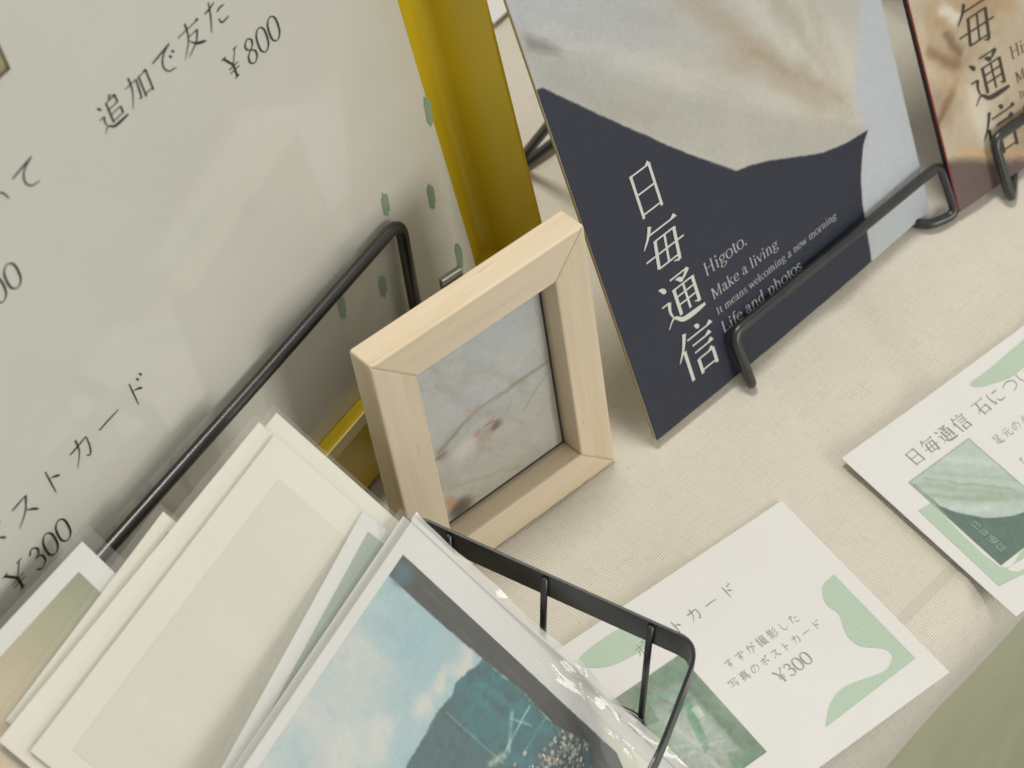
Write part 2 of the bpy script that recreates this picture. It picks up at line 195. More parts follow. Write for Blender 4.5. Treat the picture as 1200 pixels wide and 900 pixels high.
# ------------------------------------------------------------ lettering: glyphs as strokes in a 100 box
G={
'日':'v 22,90 22,2;v 78,90 78,2;h 22,88 78,88;n 22,49 78,49;n 22,9 78,9',
'毎':'l 32,99 22,82 5,64;h 24,84 92,84;v 34,68 24,14;n 34,67 84,67;n 24,14 80,14;v 82,67 74,4;f 74,4 60,8;n 2,40 98,40;w 58,66 50,14',
'通':'d 8,92 22,78;n 4,56 22,56;l 22,56 18,38 22,22;r 4,8 22,22 40,8 66,5 98,5;n 38,94 82,94;l 84,94 72,84 62,79;d 50,88 66,77;v 40,74 40,18;n 40,72 88,72;v 88,73 88,18;f 88,20 76,24;n 40,55 88,55;n 40,38 88,38;w 64,72 64,18',
'信':'l 32,99 20,72 3,50;v 21,66 21,0;d 58,99 68,90;h 34,82 97,82;h 42,65 88,65;h 42,49 88,49;v 46,33 46,0;v 84,33 84,0;h 46,32 84,32;n 46,6 84,6',
'追':'d 8,92 22,78;n 4,56 22,56;l 22,56 18,38 22,22;r 4,8 22,22 40,8 66,5 98,5;l 66,99 58,88 54,84;v 44,86 44,18;h 44,85 80,85;v 80,85 80,60;n 44,62 80,62;n 44,44 84,44;v 84,44 84,20;n 44,22 84,22',
'加':'n 6,74 50,74;l 28,96 26,52 4,4;v 51,75 46,14;f 46,14 34,18;v 62,76 62,6;v 92,76 92,6;h 62,74 92,74;n 62,14 92,14',
'で':'k 8,74 46,80 86,86;k 86,86 52,70 38,42 50,16 78,8;d 68,54 76,44;d 82,62 90,52',
'て':'k 8,74 46,80 88,86;k 88,86 52,70 38,42 50,16 80,8',
'友':'h 6,78 94,78;l 46,98 40,50 4,4;n 38,54 78,54;l 80,55 62,24 18,0;r 38,46 60,20 96,2',
'た':'k 10,74 34,76 56,82;k 36,96 28,56 10,8;k 54,50 70,54 86,52;k 52,28 58,10 90,10',
'だ':'k 10,74 34,76 56,82;k 36,96 28,56 10,8;k 54,50 70,54 82,52;k 52,28 58,10 90,10;d 72,86 78,74;d 86,92 92,80',
'い':'k 14,80 14,40 26,14 38,28;k 72,72 84,56 90,34',
'ド':'k 38,94 38,50 38,4;d 42,60 74,42;d 66,88 73,76;d 82,94 89,82',
'ー':'k 6,50 50,52 94,52',
'カ':'k 10,68 46,70 82,74;k 82,74 80,36 70,10 56,18;l 46,94 42,50 12,6',
'ト':'k 40,94 40,50 40,4;d 44,60 76,42',
'ス':'k 18,82 48,84 76,86;l 77,86 52,42 8,8;d 52,46 92,10',
'ポ':'k 10,70 46,72 80,74;k 46,94 46,50 44,8;f 44,8 32,16;l 30,52 22,32 8,20;d 62,50 86,26;p 84,96 76,90 84,84 92,90 84,96',
'す':'k 6,74 46,77 92,80;k 58,96 58,56 54,36 42,30 36,42 46,54 58,46 58,20 34,0',
'ず':'k 6,74 46,77 84,80;k 54,96 54,56 50,36 38,30 32,42 42,54 54,46 54,20 32,0;d 76,70 82,60;d 90,76 95,66',
'が':'k 8,64 34,70 60,68 60,34 48,8 36,16;l 36,94 28,50 6,12;d 70,66 90,40;d 76,90 82,80;d 90,96 96,86',
'し':'k 32,94 30,40 42,12 66,14 88,36',
'の':'k 52,78 42,34 22,14 10,38 30,74 64,80 90,54 80,20 52,4',
'つ':'k 6,62 50,78 90,62 84,28 42,10',
'に':'k 16,88 10,50 16,10 26,30;k 44,74 66,77 88,76;k 44,30 54,12 90,12',
'石':'h 6,88 94,88;l 44,88 34,50 4,18;v 34,46 34,0;v 82,46 82,0;h 34,44 82,44;n 34,8 82,8',
'小':'v 50,96 50,4;f 50,4 36,12;l 28,66 22,42 4,20;d 68,66 94,28',
'元':'h 22,88 78,88;h 4,58 96,58;l 38,58 32,24 4,2;k 62,58 62,14 72,5 94,8 94,28',
'足':'v 26,96 26,62;v 76,96 76,62;h 26,94 76,94;n 26,66 76,66;v 52,65 52,8;n 52,38 84,38;v 26,46 24,22;l 26,30 18,14 2,0;r 22,20 50,6 96,2',
'写':'n 8,86 92,86;v 8,88 8,70;l 94,87 88,78 82,70;n 30,66 80,66;w 34,82 30,46;n 30,47 84,47;v 84,48 78,6;f 78,6 64,10;n 2,27 74,27',
'真':'h 10,88 90,88;v 50,99 50,76;v 26,77 26,26;v 76,77 76,26;n 26,76 76,76;n 26,64 76,64;n 26,52 76,52;n 26,40 76,40;h 2,26 98,26;l 38,20 28,8 8,0;d 62,20 92,0',
'撮':'n 2,74 30,74;v 18,98 18,4;f 18,4 6,10;n 0,36 34,46;w 44,96 44,64;w 86,96 86,64;n 44,95 86,95;n 44,80 86,80;n 44,66 86,66;n 34,56 98,56;w 42,56 42,10;w 60,56 60,2;n 42,42 60,42;n 42,28 60,28;n 34,8 64,16;n 66,44 90,44;l 90,44 80,18 60,0;r 68,38 80,18 99,2',
'影':'w 16,96 16,70;w 50,96 50,70;n 16,95 50,95;n 16,84 50,84;n 16,72 50,72;n 2,62 62,62;w 16,50 16,34;w 50,50 50,34;n 16,50 50,50;n 16,36 50,36;w 33,34 33,2;l 18,24 12,16 2,8;d 46,24 60,10;l 92,98 78,82 62,72;l 94,70 78,52 60,42;l 97,40 78,16 54,0',
'字':'d 48,99 54,88;v 8,86 8,70;n 8,86 92,86;l 93,86 88,76 82,70;n 28,64 72,64;l 74,64 62,54 52,48;v 50,48 50,4;f 50,4 36,10;n 2,34 98,34',
}
L={
'H':(74,'q 16,0 16,68;q 58,0 58,68;q 16,36 58,36;s 16,0;s 16,68;s 58,0;s 58,68'),'i':(28,'q 14,0 14,44;s 14,0;t 10,44;o 14,62'),
'g':(48,'p 22,45 9,37 9,27 22,18 35,27 35,37 22,45;p 15,19 9,11 20,6 36,2 40,-8 24,-18 7,-13 9,-3 20,5;q 33,41 46,45'),
'o':(48,'p 24,46 7,35 7,11 24,-1 41,11 41,35 24,46'),'t':(30,'q 14,56 14,8;p 14,8 20,-1 28,6;q 4,44 27,44'),'.':(22,'o 9,4'),' ':(26,''),
'M':(86,'q 15,0 15,68;y 17,68 42,4;q 42,4 67,68;y 69,68 69,0;s 15,0;s 12,68;s 69,0;s 71,68'),
'a':(45,'p 8,34 15,45 27,44 31,33;q 31,34 31,8;p 31,8 35,-1 43,3;p 31,27 12,21 6,10 16,0 31,10'),
'k':(50,'q 12,0 12,70;t 8,70;s 12,0;q 13,20 36,44;y 21,27 40,0;s 41,0;s 36,44'),
'e':(44,'q 9,25 37,25;p 37,25 36,38 23,46 8,35 7,13 22,-1 38,9'),'l':(27,'q 13,0 13,70;s 13,0;t 9,70'),
'v':(46,'y 6,44 23,0;q 23,0 39,44;s 6,44;s 39,44'),'n':(54,'q 13,0 13,44;t 9,44;p 13,34 26,46 38,38 40,26;q 40,26 40,0;s 13,0;s 40,0'),
'I':(34,'q 17,0 17,68;s 17,0;s 17,68'),'m':(80,'q 13,0 13,44;t 9,44;p 13,34 24,46 37,38 39,26;q 39,26 39,0;p 39,34 50,46 63,38 66,26;q 66,26 66,0;s 13,0;s 39,0;s 66,0'),
's':(38,'p 31,36 19,46 8,37 13,26 28,18 31,7 18,-1 6,8'),'w':(66,'y 6,44 20,0;q 20,0 33,42;y 33,42 46,0;q 46,0 59,44;s 6,44;s 59,44'),
'c':(42,'p 36,36 24,46 8,35 7,13 22,-1 37,9'),'r':(37,'q 13,0 13,44;t 9,44;p 13,32 22,45 35,42;s 13,0'),
'L':(56,'q 16,0 16,68;q 16,1 50,1;q 50,1 53,16;s 16,68;s 16,0'),'f':(30,'q 14,0 14,54;p 14,54 20,71 33,67;q 4,44 27,44;s 14,0'),
'd':(52,'p 36,36 22,46 8,35 8,11 20,-1 36,9;q 36,0 36,70;t 32,70'),'p':(53,'q 13,-20 13,44;t 9,44;p 13,34 27,46 43,35 43,11 28,-1 13,9;s 13,-20'),
'h':(54,'q 13,0 13,70;t 9,70;p 13,34 26,46 38,38 40,26;q 40,26 40,0;s 13,0;s 40,0'),
'0':(50,'p 25,69 8,54 8,14 25,-1 42,14 42,54 25,69'),'8':(50,'p 25,69 11,58 14,45 25,37 39,26 39,8 25,-1 10,8 10,26 25,37 37,46 38,60 25,69'),
'3':(50,'p 9,57 22,69 37,58 34,43 19,37;p 19,37 38,32 41,9 22,-1 8,9'),'¥':(56,'y 5,68 27,34;q 49,68 27,34;q 27,34 27,0;q 10,31 44,31;q 10,20 44,20;s 6,68;s 48,68;s 27,0'),
}
def cat(P,n=5):
    if len(P)<3: return P
    closed=P[0]==P[-1]; Q=[np.array(p,float) for p in P]; out=[]
    for i in range(len(Q)-1):
        p0=Q[i-1] if i>0 else (Q[-2] if closed else Q[0]); p3=Q[i+2] if i+2<len(Q) else (Q[1] if closed else Q[-1]); p1,p2=Q[i],Q[i+1]
        for k in range(n):
            t=k/n; out.append(.5*((2*p1)+(-p0+p2)*t+(2*p0-5*p1+4*p2-p3)*t*t+(-p0+3*p1-3*p2+p3)*t**3))
    out.append(Q[-1]); return out
class Ink:
    def __init__(s,base=.012): s.v=[];s.f=[];s.k=0;s.base=base
    def z(s): s.k+=1; return s.base+.0009*(s.k%14)
    def poly(s,P):
        z=s.z(); a=len(s.v); s.v+=[(p[0],p[1],z) for p in P]; s.f.append(tuple(range(a,a+len(P))))
    def ribbon(s,P,W,T):
        P=[np.array(p,float) for p in P]; a=len(s.v); z=s.z(); n=len(P)
        for i,p in enumerate(P):
            d=P[min(i+1,n-1)]-P[max(i-1,0)]; d=d/(np.linalg.norm(d)+1e-9); q=np.array([-d[1],d[0]])*W[i]/2
            for e in (p+q,p-q): x=T(e); s.v.append((x[0],x[1],z))
        for i in range(n-1): s.f.append((a+2*i,a+2*i+1,a+2*i+3,a+2*i+2))
    def glyph(s,spec,T,wt=1.):
        for st in spec.split(';'):
            if not st.strip(): continue
            k,*pp=st.split(); P=[tuple(float(t) for t in p.split(',')) for p in pp]
            if k in 'hn':
                s.ribbon(P,[3.4*wt]*len(P),T)
                if k=='h': x,y=P[-1]; s.poly([T((x-13,y+1)),T((x+4,y-1.5)),T((x-2,y+8*wt**.5))])
            elif k=='v': s.ribbon([P[0],((P[0][0]*.9+P[1][0]*.1),(P[0][1]*.9+P[1][1]*.1)),P[1]],[9*wt,7.4*wt,7.4*wt],T)
            elif k=='w': s.ribbon(P,[5.2*wt]*2,T)
            elif k=='l': Q=cat(P); n=len(Q); s.ribbon(Q,[wt*(8*(1-i/(n-1))**.7+1) for i in range(n)],T)
            elif k=='r': Q=cat(P); n=len(Q); s.ribbon(Q,[wt*(2+9*math.sin(min(1,(i/(n-1))**1.6*1.05)*math.pi*.86)) for i in range(n)],T)
            elif k=='d':
                Q=[(P[0][0]+(P[1][0]-P[0][0])*t,P[0][1]+(P[1][1]-P[0][1])*t+2.5*math.sin(t*3.1)) for t in np.linspace(0,1,7)]
                s.ribbon(Q,[wt*w_ for w_ in (1.5,3.5,6,8,9.5,9,4)],T)
            elif k=='f': s.ribbon([P[0],P[1]],[6*wt,.8],T)
            elif k=='k': Q=cat(P,7); n=len(Q); s.ribbon(Q,[wt*(3+3.6*math.sin(math.pi*(i/(n-1))**.8)+(1.6 if i<2 else 0)) for i in range(n)],T)
            elif k in 'pqy':
                Q=cat(P,6) if k=='p' else [np.array(P[0]),(np.array(P[0])+np.array(P[1]))/2,np.array(P[1])]; W=[]
                for i in range(len(Q)):
                    d=np.array(Q[min(i+1,len(Q)-1)])-np.array(Q[max(i-1,0)]); d=abs(d[1])/(np.linalg.norm(d)+1e-9)
                    W.append(wt*(3.2+(5.2*d**2.2)) if k!='q' or d>.97 or d<.2 else wt*3.6)
                    if k=='y': W[-1]=8.2*wt
                s.ribbon(Q,W,T)
            elif k in 'st': x,y=P[0]; h_=8 if k=='s' else 4; s.ribbon([(x-h_,y),(x+h_,y)],[3.*wt]*2,T)
            elif k=='o': x,y=P[0]; s.poly([T((x+5.4*math.cos(a),y+5.4*math.sin(a))) for a in np.linspace(0,2*math.pi,11)[:-1]])
    def cjk(s,ch,cx,cy,size,wt=1.,rot=0,sx=1.):
        c_,s_=math.cos(rot),math.sin(rot)
        def T(p):
            x=(p[0]-50)*size/100*sx; y=(p[1]-50)*size/100; return (cx+x*c_-y*s_,cy+x*s_+y*c_)
        s.glyph(G[ch],T,wt)
    def latin(s,txt,x0,y0,x1,wt=1.,y1=None,hs=None):
        tot=sum(L[c][0] for c in txt); k=(x1-x0)/tot; hs=hs or k; y1=y0 if y1 is None else y1; x=x0
        for c in txt:
            yy=y0+(y1-y0)*(x-x0)/(x1-x0)
            s.glyph(L[c][1],lambda p,x=x,yy=yy:(x+p[0]*k,yy+p[1]*hs),wt); x+=L[c][0]*k
    def build(s,name,m,parent,bend=None,label=None):
        v=s.v
        if bend: v=[(a,b,c+bend(a,b)) for a,b,c in v]
        return mesh(name,v,s.f,m,parent,label=label)

# ------------------------------------------------------------ printed pictures: coloured grids
def vn(U,V,seed,sc):
    r=np.random.default_rng(seed); T=r.random((64,64)); x=U*sc+17.3; y=V*sc+29.1; i=np.floor(x).astype(int); j=np.floor(y).astype(int)
    fx=x-i; fy=y-j; fx=fx*fx*(3-2*fx); fy=fy*fy*(3-2*fy); i%=64; j%=64; i2=(i+1)%64; j2=(j+1)%64
    return (T[i,j]*(1-fx)+T[i2,j]*fx)*(1-fy)+(T[i,j2]*(1-fx)+T[i2,j2]*fx)*fy
def fbm(U,V,seed,sc,o=4):
    a=0;w_=0
    for k in range(o): a=a+vn(U,V,seed+k,sc*2**k)*.55**k; w_+=.55**k
    return a/w_
class Art:
    def __init__(s,x0,x1,y0,y1,step,base):
        s.nx=int(round((x1-x0)/step))+1; s.ny=int(round((y1-y0)/step))+1
        s.U,s.V=np.meshgrid(np.linspace(x0,x1,s.nx),np.linspace(y0,y1,s.ny)); s.C=np.ones(s.U.shape+(3,))*np.array(base,float)
    def mixc(s,a,col): a=np.clip(a,0,1)[...,None]; s.C=s.C*(1-a)+np.array(col,float)*a
    def poly(s,P,col,al=1.,jit=0.,seed=3,soft=.07):
        # even-odd test averaged over a few jittered samples gives a soft printed edge
        acc=0
        for dx,dy in ((0,0),(1,0),(-1,0),(0,1),(0,-1)):
            X=s.U+dx*soft*.5; Y=s.V+dy*soft*.5
            if jit: X=X+(fbm(X,Y,seed,2.2)-.5)*jit; Y=Y+(fbm(X,Y,seed+9,2.2)-.5)*jit
            ins=np.zeros(X.shape,bool); n=len(P)
            for i in range(n):
                xa,ya=P[i]; xb,yb=P[(i+1)%n]
                if ya==yb: continue
                c_=((ya>Y)!=(yb>Y))&(X<(xb-xa)*(Y-ya)/(yb-ya)+xa); ins^=c_
            acc=acc+ins
        s.mixc(acc/5*al,col); return acc/5
    def line(s,a,b,w_,col,al,jit=.0,seed=5):
        X=s.U+(fbm(s.U,s.V,seed,1.1)-.5)*jit; Y=s.V+(fbm(s.U,s.V,seed+4,1.1)-.5)*jit
        a=np.array(a);b=np.array(b);d=b-a;l=d@d; t=np.clip(((X-a[0])*d[0]+(Y-a[1])*d[1])/l,0,1)
        q=(X-a[0]-t*d[0])**2+(Y-a[1]-t*d[1])**2; s.mixc(al*np.exp(-q/(w_*w_*.5)),col)
    def blob(s,c,rx,ry,col,al,jit=.6,seed=5,hard=2.):
        X=s.U+(fbm(s.U,s.V,seed,.9)-.5)*jit*2; Y=s.V+(fbm(s.U,s.V,seed+4,.9)-.5)*jit*2
        q=((X-c[0])/rx)**2+((Y-c[1])/ry)**2; s.mixc(al*np.exp(-q**hard),col)
    def grainy(s,amp,seed=1,sc=6):
        s.C=s.C+((fbm(s.U,s.V,seed,sc)-.5)*amp)[...,None]
    def build(s,name,m,parent,z=.012,bend=None,label=None):
        Z=np.full(s.U.shape,z)
        if bend is not None: Z=Z+bend(s.U,s.V)
        co_=np.stack([s.U,s.V,Z],-1).reshape(-1,3)*S; nx,ny=s.nx,s.ny
        i=np.arange((ny-1)*(nx-1)); r=i//(nx-1); c=i%(nx-1); a=r*nx+c
        q=np.stack([a,a+1,a+nx+1,a+nx],1).ravel().astype(np.int32); nf=len(i)
        me=bpy.data.meshes.new(name); me.vertices.add(len(co_)); me.vertices.foreach_set('co',co_.ravel())
        me.loops.add(nf*4); me.loops.foreach_set('vertex_index',q); me.polygons.add(nf)
        me.polygons.foreach_set('loop_start',np.arange(0,nf*4,4,dtype=np.int32)); me.update(calc_edges=True)
        x=np.clip(s.C/255,0,1); l=np.where(x<=.04045,x/12.92,((x+.055)/1.055)**2.4)
        at=me.color_attributes.new('ink','FLOAT_COLOR','POINT'); at.data.foreach_set('color',np.concatenate([l,np.ones(l.shape[:2]+(1,))],-1).ravel())
        me.materials.append(m); me.polygons.foreach_set('use_smooth',np.ones(nf,bool))
        o=bpy.data.objects.new(name,me); C.objects.link(o); o.parent=parent
        if label: o['label']=label
        return o
def sheet(name,x0,x1,y0,y1,th,m,parent,bend=None,nx=24,ny=24,z=0,label=None):
    """a thin closed sheet that may be bent"""
    vs=[];fs=[]; bend=bend or (lambda a,b:0)
    for lay in (0,1):
        for j in range(ny+1):
            for i in range(nx+1):
                x=x0+(x1-x0)*i/nx; y=y0+(y1-y0)*j/ny; vs.append((x,y,z-lay*th+bend(x,y)))
    o_=(nx+1)*(ny+1); I=lambda i,j:j*(nx+1)+i
    for j in range(ny):
        for i in range(nx):
            fs.append((I(i,j),I(i+1,j),I(i+1,j+1),I(i,j+1))); fs.append((o_+I(i,j),o_+I(i,j+1),o_+I(i+1,j+1),o_+I(i+1,j)))
    for i in range(nx): fs.append((I(i,0),o_+I(i,0),o_+I(i+1,0),I(i+1,0))); fs.append((I(i,ny),I(i+1,ny),o_+I(i+1,ny),o_+I(i,ny)))
    for j in range(ny): fs.append((I(0,j),I(0,j+1),o_+I(0,j+1),o_+I(0,j))); fs.append((I(nx,j),o_+I(nx,j),o_+I(nx,j+1),I(nx,j+1)))
    return mesh(name,vs,fs,m,parent,label=label)

# ------------------------------------------------------------ the surface
def structure(o): o['kind']='structure'; return o
fm_=mat('grey_floor',(.22,.21,.19),.7); n=ns(fm_,8,4,objco(fm_)); c=ramp(fm_,n.outputs['Fac'],[(.3,(.18,.17,.15)),(.7,(.26,.25,.22))]); lk(fm_,c,BS(fm_).inputs['Base Color'])
structure(mesh('floor',[(-400,-400,-75),(400,-400,-75),(400,400,-75),(-400,400,-75)],[(0,1,2,3)],fm_))
E0=np.array([16.75,40.65]); ed=np.array([.695,.719]); en=np.array([-.719,.695])
prof=[]                                            # (inward distance, height, cloth length, hang factor)
R0=2.5
for z in np.linspace(-4.0,-R0,4): prof.append((-R0*0,z,z,0))
for a in np.linspace(0,90,9)[1:]: prof.append((R0-R0*math.cos(math.radians(a)),-R0+R0*math.sin(math.radians(a)),-R0+R0*1.57*a/90,0))
for t in np.concatenate([np.linspace(R0,60,118)[1:],np.linspace(60,140,30)[1:]]): prof.append((t,0,t+.8,0))
ss=np.concatenate([np.linspace(-120,-42,30)[:-1],np.linspace(-42,36,157)[:-1],np.linspace(36,130,30)])
vs=[];uv=[]
for (t,z,q,hg) in prof:
    for s_ in ss:
        fold=hg*(1.1*math.sin(s_*.42+z*.012)+.8*math.sin(s_*.83+1.3+z*.03)+.5*math.sin(s_*1.7+.4))
        soft=.32*noise.noise(Vector((s_*.10,t*.07,3)))*(1 if hg==0 else 0)*min(1,max(0,(t-.5)/6))
        # the cloth lies flatter where the cards and frames stand, so small relief only
        zz=z+min(0,soft)*.8
        for (a0,b0,dx,dy,wd,am) in ((6,10,.2,1,1.0,-.12),(13,16,.35,1,1.1,-.15),(-4,12,-.1,1,1.2,-.08),(22,20,.1,1,.9,-.1),(-2,8,1,.12,1.0,-.07),(11,9,.3,1,.7,-.14),(-9,26,.25,1,1.3,-.2),(30,14,.4,1,.9,-.18),(3,30,1,.2,1.1,-.15),(18,8,.15,1,.8,-.16),(8,17,.9,-.3,.8,-.08)):
            ln_=math.hypot(dx,dy); dd=abs((s_-a0)*dy-(t-b0)*dx)/ln_
            if z>-.01: zz+=am*math.exp(-dd*dd/(wd*wd))
        p=E0+ed*s_+en*(t-fold-R0*.0)
        
        if z<-R0-.2: zz+=.35*math.sin(s_*.31)+.2*math.sin(s_*.83+1)
        vs.append((p[0],p[1],zz)); uv.append((s_,q))
nx=len(ss); fs=[(j*nx+i,j*nx+i+1,(j+1)*nx+i+1,(j+1)*nx+i) for j in range(len(prof)-1) for i in range(nx-1)]
cl=mesh('tablecloth',vs,fs,M['cloth'],smooth=True); cl['label']='natural beige woven tablecloth under all the displays, wrapped over the front table edge'; cl['category']='tablecloth'
ul=cl.data.uv_layers.new(name='weave'); 
ul.data.foreach_set('uv',np.array([uv[l.vertex_index] for l in cl.data.loops],float).ravel())

vs=[];SS=np.linspace(-110,110,260);ZZ=np.linspace(-70,-2.7,60)  # hanging front of the cloth, added as a separate piece in its shaded colour
for z in ZZ:
    for s_ in SS:
        hg=.25+min(1,-z/30); fold=hg*(.18*math.sin(s_*2.1+2+z*.03)+.55*math.sin(s_*.27+z*.006)+.35*math.sin(s_*.53+1.3+z*.012)+.12*math.sin(s_*1.1+.4))
        p=E0+ed*s_+en*(.5-fold*.8); vs.append((p[0],p[1],z))
nx=len(SS); sk=mesh('shaded_cloth_drop',vs,[(j*nx+i,j*nx+i+1,(j+1)*nx+i+1,(j+1)*nx+i) for j in range(len(ZZ)-1) for i in range(nx-1)],M['skirt'],smooth=True)
sk['label']='hanging front of the tablecloth in soft folds, its shade painted in as grey green'; sk['category']='table skirt'
# ------------------------------------------------------------ yellow box stand and the price poster
def vframe(o,u):           # upright frame at floor point, x along u, z up
    u=Vector((u[0],u[1],0)).normalized(); n=Vector((u.y,-u.x,0)); return Matrix([[u.x,-n.x,0,o[0]*S],[u.y,-n.y,0,o[1]*S],[0,0,1,o[2]*S],[0,0,0,1]])
PW,PH=42.,29.7
ys=thing('display_box','open yellow display box with a deep side wall, holding the large price poster','display box',fm('po'))
UC=1.34
def pf(z): return z            # local frame u,v,n
box('back_panel',(-PW-1.6,UC+.18,-.6,PH+3,-.45,-.14),M['yellow'],ys,.03)
box('side_wall',(UC,UC+.18,-.6,PH+3,-.138,3.12),M['yellow'],ys,.03)
box('side_wall',(-PW-1.78,-PW-1.602,-.6,PH+3,-.138,3.12),M['yellow'],ys,.03)
CR=.55; arc=[(UC-CR+CR*math.sin(t),-.136+CR-CR*math.cos(t)) for t in np.linspace(0,math.pi/2,9)]
vs=[];n_a=len(arc)
for yy in (-.58,PH+2.98): vs+=[(x,yy,z) for x,z in arc]+[(UC-.002,yy,-.136)]
k_=n_a+1; mesh('corner_fold',vs,[(i,i+1,k_+i+1,k_+i) for i in range(n_a-1)]+[tuple(range(k_-1,-1,-1)),tuple(range(k_,2*k_))],M['yellow'],ys,smooth=False)
box('ledge',(-PW-1.6,UC-.004,-.60,-.03,-.136,.62),M['yellow'],ys,.02)
box('ledge_edge',(-PW-1.6,UC-.004,-.58,.0,.624,.70),M['yedge'],ys,.02)
# plinth below the ledge, reaching down to the cloth (local v is 13 degrees off vertical)
o_,u_,v_=[np.array(t) for t in DATA['F']['po']]; n_=np.cross(u_,v_); zl=np.array([u_@[0,0,1],v_@[0,0,1],n_@[0,0,1]])
fh=np.array([0,n_@np.array([n_[0],n_[1],0])/np.hypot(n_[0],n_[1]),0]); nh=np.array([n_[0],n_[1],0])/np.hypot(n_[0],n_[1]); nl=np.array([0,v_@nh,n_@nh])
A=np.array([0,-.62,.66]); Hd=(5-.62)/1.0-.25
def down(p,d): return p-zl*d
q0=A; q1=down(A,4.0+.3); q2=q1-nl*5; q3=A-nl*5
vs=[]; 
for uu in (-PW-1.6,UC): vs+=[(uu,q[1],q[2]) for q in (q0,q1,q2,q3)]
mesh('plinth',vs,[(0,1,2,3),(7,6,5,4),(0,4,5,1),(1,5,6,2),(2,6,7,3),(3,7,4,0)],M['yellow'],ys)
def pbend(a,b):
    e=np.exp(-((a+0.)/5.5)**2)*np.exp(-((b-0)/9.)**2)
    return .10*e+.05*np.sin(a*.21+1)*np.cos(b*.17)+.05
po=thing('price_poster','large white laminated price poster with black Japanese lettering, leaning in the yellow box','poster',fm('po'))
sheet('poster_sheet',-PW,0,0.02,PH,.03,M['poster'],po,pbend,60,44,z=0)
ik=Ink(.02)
for i,ch in enumerate('追加で友た'): ik.cjk(ch,-14.0+1.38*i,19.83,1.22,.8)
ik.build('lettering',M['ink'],po,pbend)
ik=Ink(.02); ik.latin('¥',-8.95,17.1,-8.12,.75,hs=.0150); ik.latin('800',-7.92,17.0,-5.95,.75,hs=.0145); ik.build('price_lettering',M['ink'],po,pbend)
ik=Ink(.02); ik.cjk('い',-19.32,20.3,1.22,.8); ik.cjk('て',-17.91,20.3,1.22,.8); ik.cjk('つ',-20.7,20.3,1.22,.8); ik.build('lettering',M['ink'],po,pbend)
ik=Ink(.02); ik.latin('800',-21.7,17.2,-19.6,.75,hs=.0145); ik.build('price_lettering',M['ink'],po,pbend)
ik=Ink(.02)
for i,ch in enumerate('ポストカード'): ik.cjk(ch,-25.05+1.49*i,9.84,1.2,.8)
ik.build('lettering',M['ink'],po,pbend)
ik=Ink(.02); ik.latin('¥',-25.45,7.25,-24.5,.8,hs=.0155); ik.latin('300',-24.33,7.22,-22.3,.8,hs=.0148); ik.build('price_lettering',M['ink'],po,pbend)
a_=Art(-22.6,-16.8,23.8,28.2,.08,(150,140,100)); a_.blob((-19,26),2,1.4,(196,190,160),.8); a_.blob((-17.6,24.6),.8,.6,(176,160,120),.8)
for p,q in (((-22.6,23.84),(-16.8,23.84)),((-16.84,23.8),(-16.84,28.2)),((-22.6,28.16),(-16.8,28.16)),((-22.56,23.8),(-22.56,28.2))): a_.line(p,q,.10,(50,58,40),1.)
a_.build('printed_photo',M['print'],po,.022,pbend)
for i,(x,y) in enumerate(DATA['dabs']):
    ik=Ink(.022); L0=.60+.10*((i*7)%3); 
    for k in range(7):
        dx=(k-3)*.052; h0=L0*(1-.10*abs(k-3)-.07*((k*5+i)%3)); c0=.07*(((k*3+i)%3)-1)
        Q=cat([(x+dx-.06,y-h0+c0),(x+dx-.03,y-h0*.5+c0),(x+dx+.01,y),(x+dx+.04,y+h0*.5+c0),(x+dx+.02,y+h0+c0)],5); n_=len(Q)
        ik.ribbon(Q,[.02+.065*math.sin(math.pi*q/(n_-1))**.5 for q in range(n_)],lambda p:p)
    ik.build('leaf_print',M['dab'],po,pbend)
# wire holder standing in front of the poster
pw=DATA['pw']
wh=thing('wire_holder','large black wire bar holder standing in front of the white price poster','wire holder',fm('po'))
tube('front_bar',[(-4.62,-.1,.62),(pw[1][0]+.1,pw[1][1],.58),(-12,6.0,.58),(-37.5,5.7,.58),(-37.6,-.1,.62)],.26,M['wire'],wh,.75)
tube('foot',[(-4.62,.22,.55),(-4.62,.22,-.1)],.22,M['wire'],wh,round_=False)

# ------------------------------------------------------------ wooden picture frame
FW,FH=10.42,13.46
fr=thing('picture_frame','small blond wooden picture frame leaning back in front of the yellow box','picture frame',fm('fr'))
a,b,c,d=1.86,1.72,8.72,11.62
T_=1.35
def rail(name,poly,m): return prism(name,poly,-T_,0,m,fr,.09)
rail('top_rail',[(0,FH),(a,d),(c,d),(FW,FH)],M['wood_u']); rail('bottom_rail',[(0,0),(FW,0),(c,b),(a,b)],M['wood_u'])
rail('side_rail',[(0,0),(a,b),(a,d),(0,FH)],M['wood_v']); rail('side_rail',[(FW,0),(FW,FH),(c,d),(c,b)],M['wood_v'])
box('backing_board',(a-.3,c+.3,b-.3,d+.3,-1.33,-1.10),M['dark'],fr)
ph=Art(a-.1,c-.16,b+.22,d+.1,.03,(192,193,190))
V_=ph.V; ph.mixc(np.clip((7.5-V_)/6,0,1)*.85,(188,181,164)); ph.mixc(np.clip((V_-8.5)/4,0,1)*.5,(182,187,192)); nv=fbm(ph.U,ph.V,301,.7); ph.mixc((nv-.5)*1.6,(206,202,190)); nv=fbm(ph.U+ph.V*.7,ph.V*.4,311,1.1); ph.mixc((nv-.55)*1.8,(160,154,138))
for p,q,w_,col,al in DATA['frfolds']: ph.line(p,q,w_,col,al,.35)
for i,(p,rx,ry,col,al) in enumerate(DATA['frblobs']): ph.blob(p,rx,ry,col,al,.15,i,1.3)
sj=DATA['subj']
